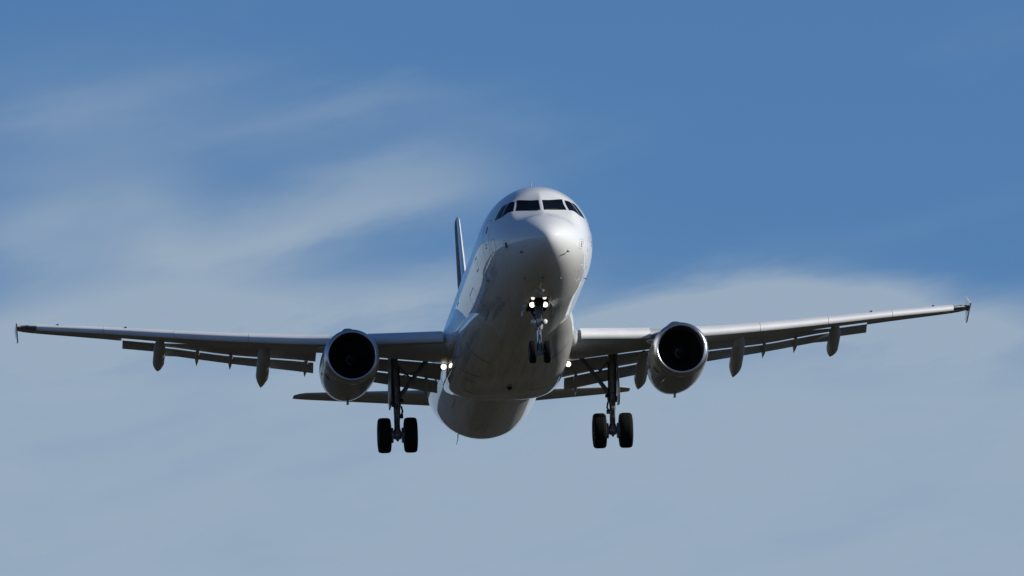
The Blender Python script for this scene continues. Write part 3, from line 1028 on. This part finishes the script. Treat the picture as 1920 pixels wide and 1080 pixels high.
for q in (0, 1):
    A = (lambda t: math.pi - t) if q else (lambda t: t)
    lo_, hi_ = sorted((A(.42), A(-.50)))
    rect_line(3.45, 4.35, lo_, hi_, .018, 'cabin_door', MT['grey'])
    lo_, hi_ = sorted((A(.30), A(-.62)))
    rect_line(36.0 - .2, 36.4, lo_, hi_, .018, 'cabin_door', MT['grey'])
    lo_, hi_ = sorted((A(-.02), A(-.10)))
    rect_line(3.75, 3.98, lo_, hi_, .025, 'door_handle', MT['navy'], r=.02)
    vs, fs = skin_patch([(3.78, A(.30)), (3.98, A(.30)), (3.98, A(.17)), (3.78, A(.17))], 4, 4, .005)
    MB().add(vs, fs).build('door_window', MT['glass'], fus)
    # static ports with their warning boxes
    rect_line(1.45, 1.85, *sorted((A(-.02), A(-.30))), .012, 'static_port_frame', MT['grey'], r=.05)
    vs, fs = skin_patch([(1.58, A(-.07)), (1.74, A(-.07)), (1.74, A(-.24)), (1.58, A(-.24))], 5, 5, .006)
    if q:
        MB().add(vs, fs).build('static_port_plate', MT['navy'], fus)
    else:
        mb = MB()
        for k in range(4):
            t0 = -.08 - .045 * k
            v2, f2 = skin_patch([(1.60, t0), (1.73, t0), (1.73, t0 - .025), (1.60, t0 - .025)], 3, 2, .006)
            mb.add(v2, f2)
        mb.build('static_port_stencil', MT['red'], fus)
    # round access panel outline
    ring_pts = [(2.9 + .30 * math.cos(a), A(-.10 + .16 * math.sin(a))) for a in [2 * math.pi * k / 40 for k in range(40)]]
    mb = MB(); skin_line(mb, ring_pts, .016, .004, True); mb.build('access_panel', MT['grey'], fus, smooth=0)

# starboard service hatches and cargo door
rect_line(6.2, 6.9, math.pi + .06, math.pi + .26, .035, 'service_hatch', MT['navy'], r=.05)
rect_line(9.2, 11.1, math.pi + .30, math.pi + .80, .022, 'cargo_door', MT['navy'], r=.15)
rect_line(26.8, 28.6, math.pi + .30, math.pi + .80, .022, 'cargo_door', MT['navy'], r=.15)
rect_line(15.2, 15.9, math.pi + .02, math.pi - .40, .04, 'emergency_exit', MT['navy'], r=.06)
# port side kinked drip line below the cockpit
mb = MB(); skin_line(mb, [(2.9 - .5 * k / 8, -.70 - .10 * k / 8) for k in range(9)], .02)
skin_line(mb, [(2.9 + .25 * k / 5, -.70 - .02 * k / 5) for k in range(6)], .02); mb.build('drain_streak', MT['grey'], fus, smooth=0)
# keel fittings: beacon, drains and panel gaps under the belly
g = MB(); g.lathe([(0, .09), (.05, .085), (.10, .05), (.11, 0)], (.0, 19.2, -2.385), (0, 0, -1), 20); g.build('anti_collision_beacon', MT['dark'], bel)
for y, a0, a1 in ((15.1, -2.75, -1.95), (15.1, -1.2, -.4), (17.6, -2.6, -2.0), (18.6, -2.35, -2.1), (19.9, -1.35, -1.0), (20.6, -2.25, -2.02), (21.2, -1.5, -1.2), (21.8, -1.9, -1.75)):
    n = 16; g = MB()
    P = [Vector(fair_pt(y + (1.1 * (k / n - .5) if y < 15.5 and a0 < -1.5 else (-1.1 * (k / n - .5) if y < 15.5 else 0)), a0 + (a1 - a0) * k / n)) for k in range(n + 1)]
    P = [p + Vector((0, 0, -.006)) for p in P]
    g.add([p + Vector((0, -.022, 0)) for p in P] + [p + Vector((0, .022, 0)) for p in P], [(k, k + 1, n + 2 + k, n + 1 + k) for k in range(n)])
    g.build('belly_seam', MT['seam'], bel, smooth=0)
# wipers
for q in (-1, 1):
    pts = []
    for k in range(8):
        f = k / 7 * .62
        y_, t_ = 1.865 + (2.29 - 1.865) * f + .02 + .05 * f, 1.50 + (.915 - 1.50) * f
        pts.append(skin_off(y_, t_ if q > 0 else math.pi - t_, .018))
    g = MB(); g.tube(pts, .012, 6); g.build('windscreen_wiper', MT['dark'], fus)
